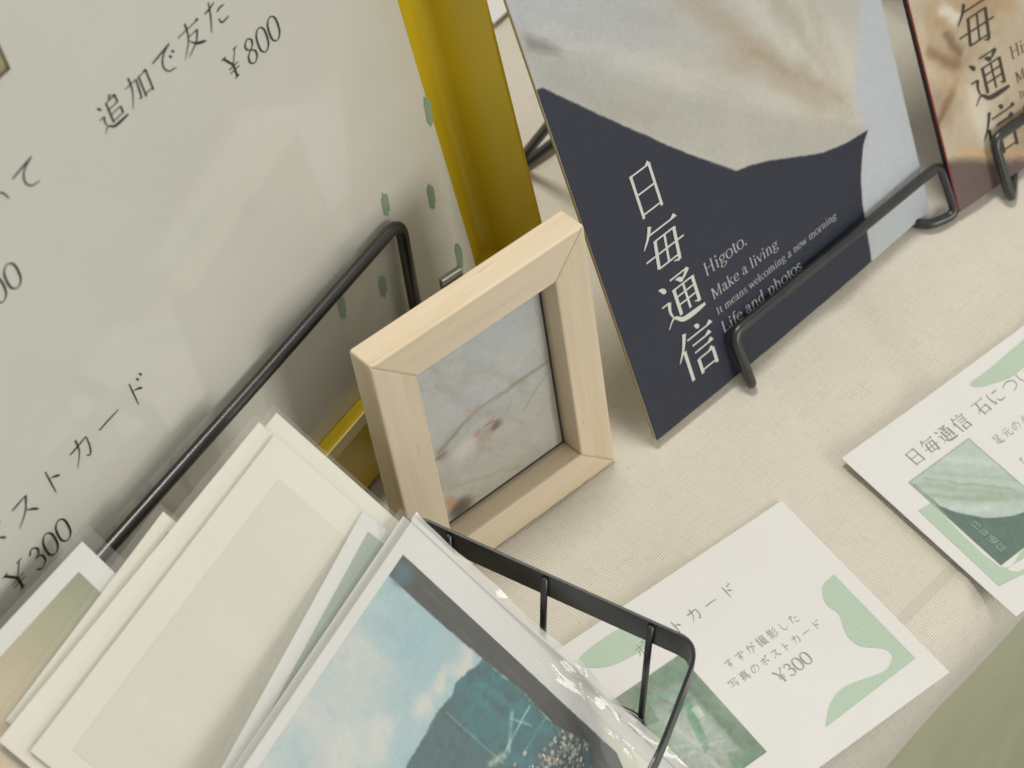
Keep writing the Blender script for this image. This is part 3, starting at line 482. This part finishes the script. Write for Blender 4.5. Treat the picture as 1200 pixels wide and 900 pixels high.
for k,(q_,rx,ry,cc,al) in enumerate(zip(sj,(.62,.26,.24,.16,.42,.55,.2,.22),(.40,.20,.2,.14,.14,.5,.4,.16),((218,212,202),(196,152,130),(118,98,80),(206,160,136),(132,116,96),(96,84,74),(198,146,100),(206,168,144)),(.95,.85,.85,.85,.8,.95,.8,.8))): ph.blob(q_,rx,ry,cc,al,.14,320+k,1.5)
ph.grainy(14,3,3); ph.build('photograph',M['print'],fr,-1.04)
mesh('glazing',[(a+.01,b+.01,-.93),(c-.01,b+.01,-.93),(c-.01,d-.01,-.93),(a+.01,d-.01,-.93)],[(0,1,2,3)],M['glass'],fr)
# easel leg behind
mesh('easel_leg',[(4.2,9.,-1.36),(6.,9.,-1.36),(6.4,.8,-5.2),(3.8,.8,-5.2),(4.2,9.,-1.6),(6.,9.,-1.6),(6.4,.7,-5.4),(3.8,.7,-5.4)],[(0,1,2,3),(7,6,5,4),(0,4,5,1),(1,5,6,2),(2,6,7,3),(3,7,4,0)],M['dark'],fr)
box('metal_clip',(4.55,5.55,FH-.5,FH+.28,-1.62,-1.38),M['steel'],fr,.05)

# ------------------------------------------------------------ magazines
MW,MH=18.5,25.7
def cover_text(root,ink,dim,W0,bend,full=True):
    ik=Ink(.03)
    for ch,y in zip('日毎通信',(10.75,8.0,5.3,2.5)): ik.cjk(ch,3.42,y,2.35,1.0,sx=.80 if ch=='日' else .98)
    ik.build('title_lettering',ink,root,bend)
    ik=Ink(.03); ik.latin('Higoto.',4.95,5.33,7.6,.9); ik.latin('Make a living',4.95,4.12,9.15,.9); ik.latin('It means welcoming a new morning',4.95,3.3,12.8,.95); ik.latin('Life and photos',4.95,2.33,10.1,.9)
    ik.build('subtitle_lettering',dim,root,bend)
mbend=lambda x,y: .10*np.sin(np.asarray(x)*.17)*np.cos(np.asarray(y)*.12)-.0006*(np.asarray(x)-9)**2
mbend_s=lambda x,y: float(mbend(x,y))
mz=thing('magazine','navy and white magazine with pale vertical title, propped in a black wire stand','magazine',fm('mg'),group='magazines on wire stands')
sheet('back_pages',.03,MW-.03,.03,MH-.03,.16,M['ochre'],mz,mbend_s,20,20,z=-.06)
sheet('front_cover',0,MW,0,MH,.05,M['white'],mz,mbend_s,20,20)
a_=Art(0,MW,0,MH,.05,(188,187,178))
nv=fbm(a_.U*.45+a_.V*.55,a_.V*.35-a_.U*.25,11,.32,5); a_.mixc((nv-.42)*1.9,(205,200,187)); nv=fbm(a_.U*.4+a_.V*.9,a_.V*.15-a_.U*.2,31,.55,5); a_.mixc((nv-.52)*2.2,(172,166,152))
a_.mixc(np.clip((a_.V-15.2-a_.U*-.12)/5,0,1)*np.clip((11-a_.U)/5,0,1)*.75,(176,181,183))
# long soft folds fanning out from the tucked corner of the shirt
for k,(bx,by,wd,cc,al) in enumerate([(3,24,.5,(168,158,138),.5),(6,26,.35,(214,210,198),.6),(8.5,27,.55,(164,150,126),.5),(10.5,26,.3,(216,211,200),.6),(12,27,.45,(172,160,140),.45),(1,19.5,.4,(210,206,194),.5),(2,21.5,.45,(170,164,148),.4),(14,26,.4,(208,204,194),.5)]): a_.line((15.6,6.6),(bx,by),wd*1.3,cc,al*.6,.9,20+k)
a_.poly(DATA['hemband'],(170,168,158),.55,0,soft=.5)
for p,q,w_,col,al in DATA['magfolds']: a_.line(p,q,w_*1.35,col,al*.55,.8)
a_.poly(DATA['hemdark'],(128,126,120),.7,0,soft=.3)
a_.poly(DATA['shirtedge'],(184,190,196),.9,.15,soft=.5)
a_.poly(DATA['skirt'],(25,31,49),1.,.06)
a_.grainy(9,2,5); a_.build('cover_picture',M['cover'],mz,.012,mbend)
cover_text(mz,M['pale_ink'],M['dim_ink'],MW,mbend_s)
m2=thing('magazine','brown and cream magazine with dark vertical title and red page edge, at the right','magazine',fm('m2'),group='magazines on wire stands')
sheet('back_pages',.08,MW-.03,.03,MH-.03,.30,M['dark'],m2,mbend_s,12,12,z=-.12)
sheet('front_cover',0,MW,0,MH,.07,M['red'],m2,mbend_s,12,12)
a_=Art(.05,MW,0.02,MH,.06,(182,167,142))
nv=fbm(a_.U,a_.V,71,.3); a_.mixc((nv-.4)*2.5,(140,114,84)); nv=fbm(a_.U,a_.V,91,.5); a_.mixc((nv-.5)*2.5,(208,198,178))
for p,q,w_,col,al in DATA['m2folds'][:9]: a_.line(p,q,w_,col,al,.6)
a_.poly(DATA['m2dark'],(92,74,70),.95,.3,soft=.4)
a_.grainy(14,5,3); a_.build('cover_picture',M['cover'],m2,.012,mbend)
cover_text(m2,M['brown_ink'],M['brown_ink'],MW,mbend_s)
# wire stands: base bars on the cloth, lip in front of the magazine, support behind
def bookstand(key,u0,u1,barv,label,lean_off,foot,rear=True):
    root=thing('wire_bookstand',label,'book stand',fm(key),group='wire stands under the magazines')
    o_,u_,v_=[np.array(t) for t in DATA['F'][key]]; n_=np.cross(u_,v_)
    nh=np.array([n_[0],n_[1],0]); nh/=np.linalg.norm(nh)
    def loc(P): d=np.array(P)-o_; return (d@u_,d@v_,d@n_)
    def W(u,f,z): P=o_+u*np.array([u_[0],u_[1],0])/np.hypot(u_[0],u_[1])+nh*f; P[2]=z; return P
    r=.245
    B=barv
    pl=[W(u0,-9,.24),W(u0,foot,.24)]; top0=o_+u0*u_+v_*B+n_*lean_off; top1=o_+u1*u_+v_*(B-.1)+n_*lean_off
    pts=[loc(W(u0+(8 if key=='mg' else 17),-13,.24)),loc(W(u0,foot,.24)),loc(top0),loc(top1),loc(W(u1,foot,.24)),loc(W(u1-1.6,foot-.5,.24)),loc(W(u1-7,-15.2,.24))]
    tube('front_lip',pts,r,M['wire'],root,.55)
    t0=o_+(u0)*u_+v_*15-n_*.75; t1=o_+(u1)*u_+v_*15-n_*.75
    ub=u1-9.; t1=t1+(ub-u1)*u_
    ui=u0+(2. if key=='mg' else 5.); t0=t0+(ui-u0+2)*u_+3*v_; t1=t1+3*v_
    tube('back_support',[loc(W(ui,-15.3,.8)),loc(t0),loc(t1),loc(W(ub,-15.3,.8))],r,M['wire'],root,.9)
    tube('rear_bar',[loc(W(u0+(-4 if key=='mg' else 4),-15.3,.26)),loc(W(u1-5.5,-15.3,.26))],r,M['wire'],root,round_=False)
    return root
bookstand('mg',5.15,19.3,2.25,'black wire book stand under the navy and white magazine',.42,.9)
bookstand('m2',2.55,16.5,2.55,'black wire book stand under the brown magazine at the right',.42,.9)

# ------------------------------------------------------------ price cards on the cloth
def pcard(key,label,th=.06,tilt=.0,x0=-14.8,x1=0,y0=0,y1=10.1,z=.12):
    r=thing('price_card',label,'price card',fm(key,(0,0,z)),group='price cards lying on the cloth')
    cb=lambda a,b: tilt*((np.asarray(a)-x0)/(x1-x0)*0+np.exp(-((np.asarray(a)-x0)/3.)**2))
    sheet('card_sheet',x0,x1,y0,y1,th,M['white'],r,lambda a,b:float(cb(a,b)),16,12,z=0); return r,cb
c1,b1=pcard('c1','white price card with green wavy corner and green photo, beside the wire rack',y1=10.14,tilt=.05)
b1s=lambda a,b: float(b1(a,b))
def flat(name,P,m,parent,bend,z=.014):
    # triangulated print shape
    from mathutils.geometry import tessellate_polygon
    T=tessellate_polygon([[Vector((p[0],p[1],0)) for p in P]]); out=[]
    for a,b,c in T:
        cr_=(P[b][0]-P[a][0])*(P[c][1]-P[a][1])-(P[b][1]-P[a][1])*(P[c][0]-P[a][0]); out.append((a,b,c) if cr_>0 else (a,c,b))
    return mesh(name,[(p[0],p[1],z+bend(p[0],p[1])) for p in P],out,m,parent)
def smooth(P,n=4,keep=()): return [tuple(p) for p in cat([tuple(p) for p in P],n)]
g=DATA['c1g']; flat('green_shape',smooth(g[:-1])+[tuple(g[-1])],M['green_ink'],c1,b1s)
flat('green_shape',smooth(DATA['c1g2']+DATA['c1g2'][:1])[:-1],M['green_ink'],c1,b1s)
ik=Ink(.016)
for i,ch in enumerate('ポストカード'): ik.cjk(ch,-9.15+.90*i,8.12-.0*i,.66,.85)
ik.build('lettering',M['grey_ink'],c1,b1s)
ik=Ink(.016)
for i,ch in enumerate('すずが撮影した'): ik.cjk(ch,-6.75+.565*i,5.55,.45,.95)
for i,ch in enumerate('写真のポストカード'): ik.cjk(ch,-7.18+.545*i,4.78,.43,.95)
ik.build('lettering',M['soft_ink'],c1,b1s)
ik=Ink(.016); ik.latin('¥300',-5.7,3.62,-3.95,.9,hs=.0082); ik.build('price_lettering',M['soft_ink'],c1,b1s)
px=[p[0] for p in DATA['c1photo']]; py=[p[1] for p in DATA['c1photo']]
x0,x1,y0,y1=-13.6,sum(px[:2])/2,py[1],py[0]
x0=-12.4; y0=1.72; y1=7.05; x1=-8.1
a_=Art(x0,x1,y0,y1,.04,(122,138,120))
a_.blob((-10.2,3.9),1.8,1.9,(176,188,178),.85,.5,4); a_.blob((-10.9,5.2),1.0,.8,(170,184,176),.8,.5,7); a_.blob((-8.8,3.2),.5,1.2,(150,174,156),.7,.4,8); a_.blob((-11.4,4.6),.8,.5,(116,150,96),.7,.3,6)
a_.line((-8.3,6.9),(-8.3,1.8),.22,(86,118,92),.7); a_.line((-8.7,5.6),(-8.7,2.2),.28,(84,112,88),.8); a_.line((-9.8,5.1),(-9.1,5.3),.12,(70,120,104),.8); a_.line((-9.1,5.3),(-9.6,3.9),.16,(90,140,110),.8); a_.line((-8.1,6.1),(-10,5.3),.12,(80,128,116),.7)
a_.line((-12.3,5.9),(-10.2,6.5),.07,(70,84,66),.8); a_.line((-12.3,5.5),(-10.5,5.9),.06,(80,94,76),.7); a_.line((-10.4,6.9),(-9.6,5.2),.1,(92,126,96),.6); a_.line((-8.2,2.0),(-9.2,1.8),.35,(78,110,84),.8)
a_.line((-10.3,4.6),(-10.0,2.),.12,(196,204,196),.6,.5); a_.line((-11.3,4.),(-9.7,3.),.12,(140,160,140),.6,.5)
a_.C=a_.C*.93
for P_4,c4,al4 in (([(-8.3,7.0),(-9.9,7.0),(-9.6,6.2),(-8.3,5.9)],(92,122,96),.8),([(-8.35,5.5),(-8.8,5.5),(-8.8,2.6),(-8.35,2.4)],(88,112,92),.85),([(-9.0,6.0),(-10.3,6.4),(-10.5,6.1),(-9.0,5.7)],(104,146,128),.7),([(-9.5,5.0),(-9.1,5.2),(-9.6,3.4),(-10.1,3.0)],(88,138,108),.7),([(-10.3,6.9),(-10.9,6.9),(-11.2,5.4),(-10.6,5.2)],(96,124,92),.7),([(-8.15,2.2),(-9.4,2.6),(-9.6,1.8),(-8.15,1.8)],(96,128,100),.8),([(-10.9,6.0),(-12.2,5.6),(-12.2,5.3),(-10.9,5.6)],(74,92,72),.7),([(-9.3,4.9),(-8.95,4.9),(-9.0,4.4),(-9.35,4.4)],(190,200,190),.7)): a_.poly(P_4,c4,al4,.12,31,soft=.06)
for k in range(9): q5=rng.uniform(0,6.28); a_.line((-10.1+.2*math.cos(q5),3.6+.2*math.sin(q5)),(-10.1+rng.uniform(.7,1.5)*math.cos(q5),3.6+rng.uniform(.8,1.6)*math.sin(q5)),rng.uniform(.05,.12),((206,212,206),(130,152,128),(158,172,156))[k%3],.4,.8,k)
a_.mixc(np.full(a_.U.shape,.22),(200,206,198)); a_.grainy(26,13,1.8); a_.grainy(20,19,5); a_.build('printed_photo',M['duo'],c1,.016,b1)
c2,b2=pcard('c2','white price card with a green duotone magazine cover photo, at the right edge',x0=0,x1=14.8,y1=9.99,th=.05,tilt=.14,z=.16)
b2s=lambda a,b: float(b2(a,b))
flat('green_shape',[tuple(p) for p in DATA['c2g'][:1]]+smooth(DATA['c2g'][1:]) ,M['green_ink'],c2,b2s,.014)
flat('green_shape',smooth(DATA['c2g2']+DATA['c2g2'][:1])[:-1],M['green_ink'],c2,b2s)
P=DATA['c2photo']; x0,x1=1.32,5.0; y0,y1=2.05,7.32
a_=Art(x0,x1,y0,y1,.035,(176,190,180)); 
for k,(p,q,w_,col,al) in enumerate([((1.5,7.),(4.9,3.6),.3,(150,160,138),.5),((2.5,7.),(5,4.6),.2,(160,172,152),.5),((1.4,6.3),(4,4.2),.2,(140,152,128),.5),((3.4,7.3),(5,5.6),.25,(196,206,196),.6),((1.4,5.6),(3,4.4),.2,(196,208,200),.6),((2.,7.),(4.6,4.2),.1,(130,146,124),.4)]): a_.line(p,q,w_,col,al,.3)
a_.poly(DATA['c2skirt'],(92,114,102),1.,.05); a_.line((x0,y0),(x0,y1),.05,(96,118,100),.7);a_.line((x1,y0),(x1,y1),.05,(96,118,100),.7);a_.line((x0,y1),(x1,y1),.05,(96,118,100),.6)
a_.grainy(16,6,4); a_.build('printed_photo',M['duo'],c2,.022,b2)
ik=Ink(.04)
for i,ch in enumerate('日毎通信'): ik.cjk(ch,1.95,4.05-.46*i,.40,1.)
ik.build('lettering',mat('pale_green_ink',(.38,.48,.40),.6),c2,b2s)
ik=Ink(.016)
for i,ch in enumerate('日毎通信'): ik.cjk(ch,2.5+.94*i,8.1,.82,.85)
for i,ch in enumerate('石について'): ik.cjk(ch,6.62+.90*i,8.12,.78,.85)
ik.build('lettering',M['grey_ink'],c2,b2s)
ik=Ink(.016)
for i,ch in enumerate('足元の小石'): ik.cjk(ch,5.93+.56*i,6.5,.46,.95)
for i,ch in enumerate('ただの石'): ik.cjk(ch,6.0+.56*i,5.05,.44,.95)
for i,ch in enumerate('日々の石'.replace('々','毎')): ik.cjk(ch,6.0+.56*i,4.35,.44,.95)
ik.build('lettering',M['soft_ink'],c2,b2s)
# far white card at the top of the view
f=DATA['far']
fc=thing('blank_card','blank white card lying on the cloth behind the navy magazine','card',Matrix.Translation((f[2][0]*S,f[2][1]*S,.003)) @ Matrix.Rotation(.92,4,'Z'))
box('card_sheet',(-.0,9,0,14,0,.12),M['white'],fc)

# ------------------------------------------------------------ wire rack
RK=DATA['rack']; zr=RK['c0'][2]; f=np.array(RK['f']); ur=np.array([-f[1],f[0],0]); RL=RK['L']
rt=Matrix([[f[0],ur[0],0,RK['c0'][0]*S],[f[1],ur[1],0,RK['c0'][1]*S],[0,0,1,.0016],[0,0,0,1]])
rk=thing('card_rack','black metal wire rack with a flat rim, full of postcards at the lower left','card rack',rt)
def band(name,pts,h,th,parent,rad=1.2,nr=8):
    P=rounded(pts,rad,nr); vs=[];fs=[]
    for i,p in enumerate(P):
        d=(P[min(i+1,len(P)-1)]-P[max(i-1,0)]); d.z=0 ; d=d.normalized() if d.length>1e-6 else Vector((1,0,0)); s=Vector((-d.y,d.x,0))
        for (a_,b_) in ((-th/2,0),(th/2,0),(th/2,-h),(-th/2,-h)): q=p+s*a_; vs.append((q.x,q.y,q.z+b_))
    for i in range(len(P)-1):
        for k in range(4): fs.append((i*4+k,(i+1)*4+k,(i+1)*4+(k+1)%4,i*4+(k+1)%4))
    fs+=[(0,1,2,3),tuple((len(P)-1)*4+k for k in (3,2,1,0))]; o=mesh(name,vs,fs,M['wire'],parent); bevel(o,.03); return o
fy,fz=RK['front']
k=3.1/abs(fz) if abs(fz)>.1 else 1
e1=(RL,fy*k,zr+fz*k)
RWd=32
pts=[(0,-RWd,zr-.6),(0,0,zr),(RL,0,zr),(RL+.0,fy*.35,zr+fz*.35),e1,(RL,-RWd,e1[2])]
def band3(name,pts,h,th,parent):
    P=[Vector(p) for p in pts]; out=[P[0]]; 
    return band(name,pts,h,th,parent,.9,8)
band3('rim',pts,1.45,.14,rk)
for x in [1.75]+RK['rods']: tube('upright_rod',[(x,-.16,zr-.1),(x,-.16,.2)],.135,M['wire'],rk,round_=False)
for y in (-4.4,-7,-11,-15,-19,-23,-27): 
    zt=e1[2]-.1 if y<e1[1] else e1[2]+.2
    tube('upright_rod',[(RL-.16,y,zt),(RL-1.7,y,.2)],.135,M['wire'],rk,round_=False); tube('upright_rod',[(.16,y,zr-.9),(.16,y,.2)],.135,M['wire'],rk,round_=False)
tube('base_rail',[(.16,-RWd,.2),(.16,-.16,.2),(RL-1.7,-.16,.2),(RL-1.7,-RWd,.2)],.15,M['wire'],rk,.6)
for x in (3,6,9): tube('floor_rod',[(x,-.3,.2),(x,-RWd,.2)],.12,M['wire'],rk,round_=False)

# ------------------------------------------------------------ postcards in clear sleeves
def frame2(key,u,v,n,rot=0):
    return fm(key) @ Matrix.Translation((u*S,v*S,n*S)) @ Matrix.Rotation(rot,4,'Z')
def sleeve(root,x0,x1,y0,y1,z,amp=.05,bulge=None,nx=50,ny=50):
    def b(x,y):
        e=min(1,(x-x0)/.8,(x1-x)/.8,(y-y0)/.8,(y1-y)/.8); e=max(0,e)
        q=amp*(noise.noise(Vector((x*.5,y*.35,z*3)))+.5*noise.noise(Vector((x*1.3,y*1.1,7))))*(.4+e)
        if bulge: q+=bulge(x,y)
        return q+.02*e
    vs=[];fs=[]
    for j in range(ny+1):
        for i in range(nx+1):
            x=x0+(x1-x0)*i/nx; y=y0+(y1-y0)*j/ny; vs.append((x,y,z+b(x,y)))
    for j in range(ny):
        for i in range(nx): a=j*(nx+1)+i; fs.append((a,a+1,a+nx+2,a+nx+1))
    return mesh('clear_sleeve',vs,fs,M['film'],root,smooth=True)
def pcard2(label,key,u,v,n,rot,W,H,mat_,name='postcard',group='postcards in the wire rack',film=True,sl=(.12,.14,.3),bend=None,bulge=None,amp=.04):
    r=thing(name,label,'postcard',frame2(key,u,v,n,rot),group)
    sheet('card_sheet',-W,0,-H,0,.05,mat_,r,bend,12,12)
    if film: sleeve(r,-W-sl[0],sl[1],-H-.2,sl[2],.03,amp,bulge)
    return r
def pic(root,x0,x1,y0,y1,cols,blobs=(),step=.08,seed=1,amp=8,z=.012):
    a_=Art(x0,x1,y0,y1,step,cols[0]); t=(a_.V-y0)/(y1-y0); n_=len(cols)
    a_.C=np.stack([np.interp(t,np.linspace(0,1,n_),[c[k] for c in cols]) for k in range(3)],-1)
    for (c_,rx,ry,col,al) in blobs: a_.blob(c_,rx,ry,col,al,.8,seed,1.2)
    a_.grainy(amp,seed,.8); a_.build('printed_photo',M['print'],root,z); return a_
pk=(212,207,197)
# back of the pale stack, farthest first
r=pcard2('white bordered postcard showing a greyed green to tan gradient photo, leftmost in the rack','mid',DATA['left'][0][0],DATA['left'][0][1],-.46,math.radians(-3.2),14.8,10.2,M['white'],film=True,amp=.02,sl=(.2,.55,.25))
a_=Art(-14.2,-.85,-9.4,-.62,.08,(150,152,124)); t=np.clip((-a_.U-1-a_.V*.35)/7.5,0,1)
a_.C=np.stack([np.interp(t,[0,.25,.6,1],[c[k] for c in ((140,144,118),(162,160,128),(188,174,146),(206,188,164))]) for k in range(3)],-1)
a_.grainy(10,8,.8); a_.build('printed_photo',M['print'],r,.012)
r=pcard2('cream postcard with a narrow olive printed strip, between the left and the pale portrait','mid',-5.55,.92,-.36,math.radians(2),9,18,M['cream'],amp=.03)
pic(r,-8.2,-.45,-17,-.55,[(190,180,150),(128,128,96)],seed=9)
r=pcard2('rearmost pale portrait print whose corner peeks above the others','mid',0.02,.0,-.26,math.radians(.6),14.8,19.5,M['ivory'],amp=.03)
pic(r,-14.,-.8,-18.7,-.8,[pk,(218,212,204)],seed=12,amp=5)
r=pcard2('cream backed portrait print just behind the front pale one','mid',-.75,.30,-.15,math.radians(-.4),14.5,19.5,M['cream'],amp=.03)
pic(r,-13.8,-.8,-18.7,-.8,[pk,(222,212,198)],seed=14,amp=5)
r=pcard2('front pale portrait print with a faint pinkish grey image and cream border','mid',-.78,-.40,0,math.radians(.9),14.1,19.5,M['ivory'],amp=.03)
pic(r,-13.2,-1.15,-18.4,-1.1,[(214,210,197),(214,211,199),(212,208,196)],[((-1.6,-9),.9,9,(218,208,194),.6),((-7,-1.4),7,.5,(214,206,196),.6)],seed=15,amp=5,step=.06)
r=pcard2('white postcard with a grey green strip of photo, just behind the seaside card','sea',-1.02,1.58,-.55,math.radians(6.05),14.8,14,M['white'],amp=.03)
pic(r,-14,-.5,-13,-.55,[(186,190,180),(150,160,150),(158,170,162)],seed=16,amp=10)
r=pcard2('white postcard mostly hidden between the grey green one and the seaside one','sea',-.12,.28,-.3,math.radians(.5),14.8,14.4,M['white'],amp=.03)
def sb(x,y):
    q=.28*math.exp(-((x+.1)/.55)**2)*math.exp(-((y+8.2)/2.4)**2)
    for (x0_,a_0,ph_,w0,h0,y0_,yr) in ((-.75,.22,0,.07,.035,-11.2,1.6),(-.35,.15,1.7,.06,.03,-9.6,1.9),(-1.2,.25,3.1,.08,.04,-12.4,1.2),(-.1,.1,.6,.05,.03,-12.2,1.5),(-.55,.3,2.2,.06,.025,-7.8,1.0)):
        cx=x0_+a_0*math.sin(y*1.25+ph_)+.05*math.sin(y*4.1+ph_); q+=h0*math.exp(-((x-cx)/w0)**2)*math.exp(-((y-y0_)/yr)**2)
    return q
sea=pcard2('seaside postcard with blue sky, clouds, teal hills and a white border, foremost in the rack','sea',0,0,0,0,14.8,15.0,M['white'],film=False)
sleeve(sea,-15.0,.14,-15.2,.14,.05,.02,sb,300,150)
vs=[];fs=[]
for j in range(61):
    y=.1-15.2*j/60
    wd=.14
    for i in range(6):
        x=-.25+(wd+.25)*i/5; vs.append((x,y,.10+sb(x,y)+.10*math.sin(y*1.3+x*2)*i/5+.03*math.sin(y*4.1)*i/5))
for j in range(60):
    for i in range(5): a=j*6+i; fs.append((a,a+6,a+7,a+1))
mesh('sleeve_seam',vs,fs,M['seam'],sea,smooth=True)
x0,x1,y0,y1=-14.4,-1.45,-14.6,-.44
a_=Art(x0,x1,y0,y1,.045,(160,187,193)); t=np.clip(-(a_.V)/9,0,1); a_.mixc(t*.4,(166,194,196))
for i,(p,rx,ry,col,al) in enumerate(DATA['clouds']): a_.blob(p,rx,ry,col,al,.7,40+i%3,1.3)
a_.mixc(np.clip((fbm(a_.U,a_.V,141,.28,5)-.44)*3.2,0,1)*.75*np.clip((-2.9-a_.U)/2.5,0,1),(206,206,200)); a_.mixc(np.clip((fbm(a_.U*.8,a_.V,151,.7,5)-.55)*3,0,1)*.35,(150,180,190))
a_.poly(DATA['hill'],(36,98,106),1.,.28,7); 
nv=fbm(a_.U,a_.V*2,81,1.2); sv=a_.C.copy(); 
hm=Art(x0,x1,y0,y1,.045,(0,0,0)); inh=hm.poly(DATA['hill'],(255,255,255),1.,.28,7)
a_.mixc(inh*np.clip((nv-.4)*3,0,1)*.6,(24,124,134)); a_.mixc(inh*np.clip((fbm(a_.U*3,a_.V*.8,85,1.6)-.5)*4,0,1)*.5,(52,84,90))
a_.poly(DATA['hilldark'],(52,88,94),.85,.3,5)
nd_=fbm(a_.U,a_.V,88,3.2); a_.mixc(inh*np.clip((nd_-.52)*5,0,1)*.4,(36,66,70))
for p,q,w_,col,al in DATA['seafolds']: a_.line(p,q,w_,col,al,.06)
tx,ty=DATA['town']
r_=np.random.default_rng(9)
for k in range(800):
    a0=r_.normal(0,1.35); b0=r_.normal(0,.42)-.12*a0; cc=[(205,200,184),(150,144,126),(70,84,82),(188,184,168),(52,66,66),(120,128,120),(46,92,98)][k%7]
    s0=r_.uniform(.015,.04); X,Y=tx+a0-.3,ty+b0; w2=s0*r_.uniform(.6,2.2)
    a_.C[max(0,int((Y-s0-y0)/.045)):int((Y+s0-y0)/.045)+1,max(0,int((X-w2-x0)/.045)):int((X+w2-x0)/.045)+1]=np.array(cc)*r_.uniform(.85,1.05)
nv=fbm(a_.U*1.6,a_.V*2.6,171,2.6,4); a_.mixc(inh*np.clip((nv-.5)*3,0,1)*.35,(20,62,70)); nv=fbm(a_.U*1.2,a_.V*3,181,3.4,3); a_.mixc(inh*np.clip((nv-.6)*5,0,1)*.16,(110,156,156))
a_.poly(DATA['band'],(50,50,49),1.,.05); bn=Art(x0,x1,y0,y1,.045,(0,0,0)); ib=bn.poly(DATA['band'],(255,255,255),1.,.05)
st=fbm(a_.U*6,a_.V*.4,55,1.2); a_.mixc(ib*np.clip((st-.55)*3,0,1)*.6,(104,104,98)); a_.blob((-2.0,-.9),.5,.5,(60,110,122),.7,.3,3)
a_.grainy(12,61,4); a_.build('printed_photo',M['print'],sea,.014)
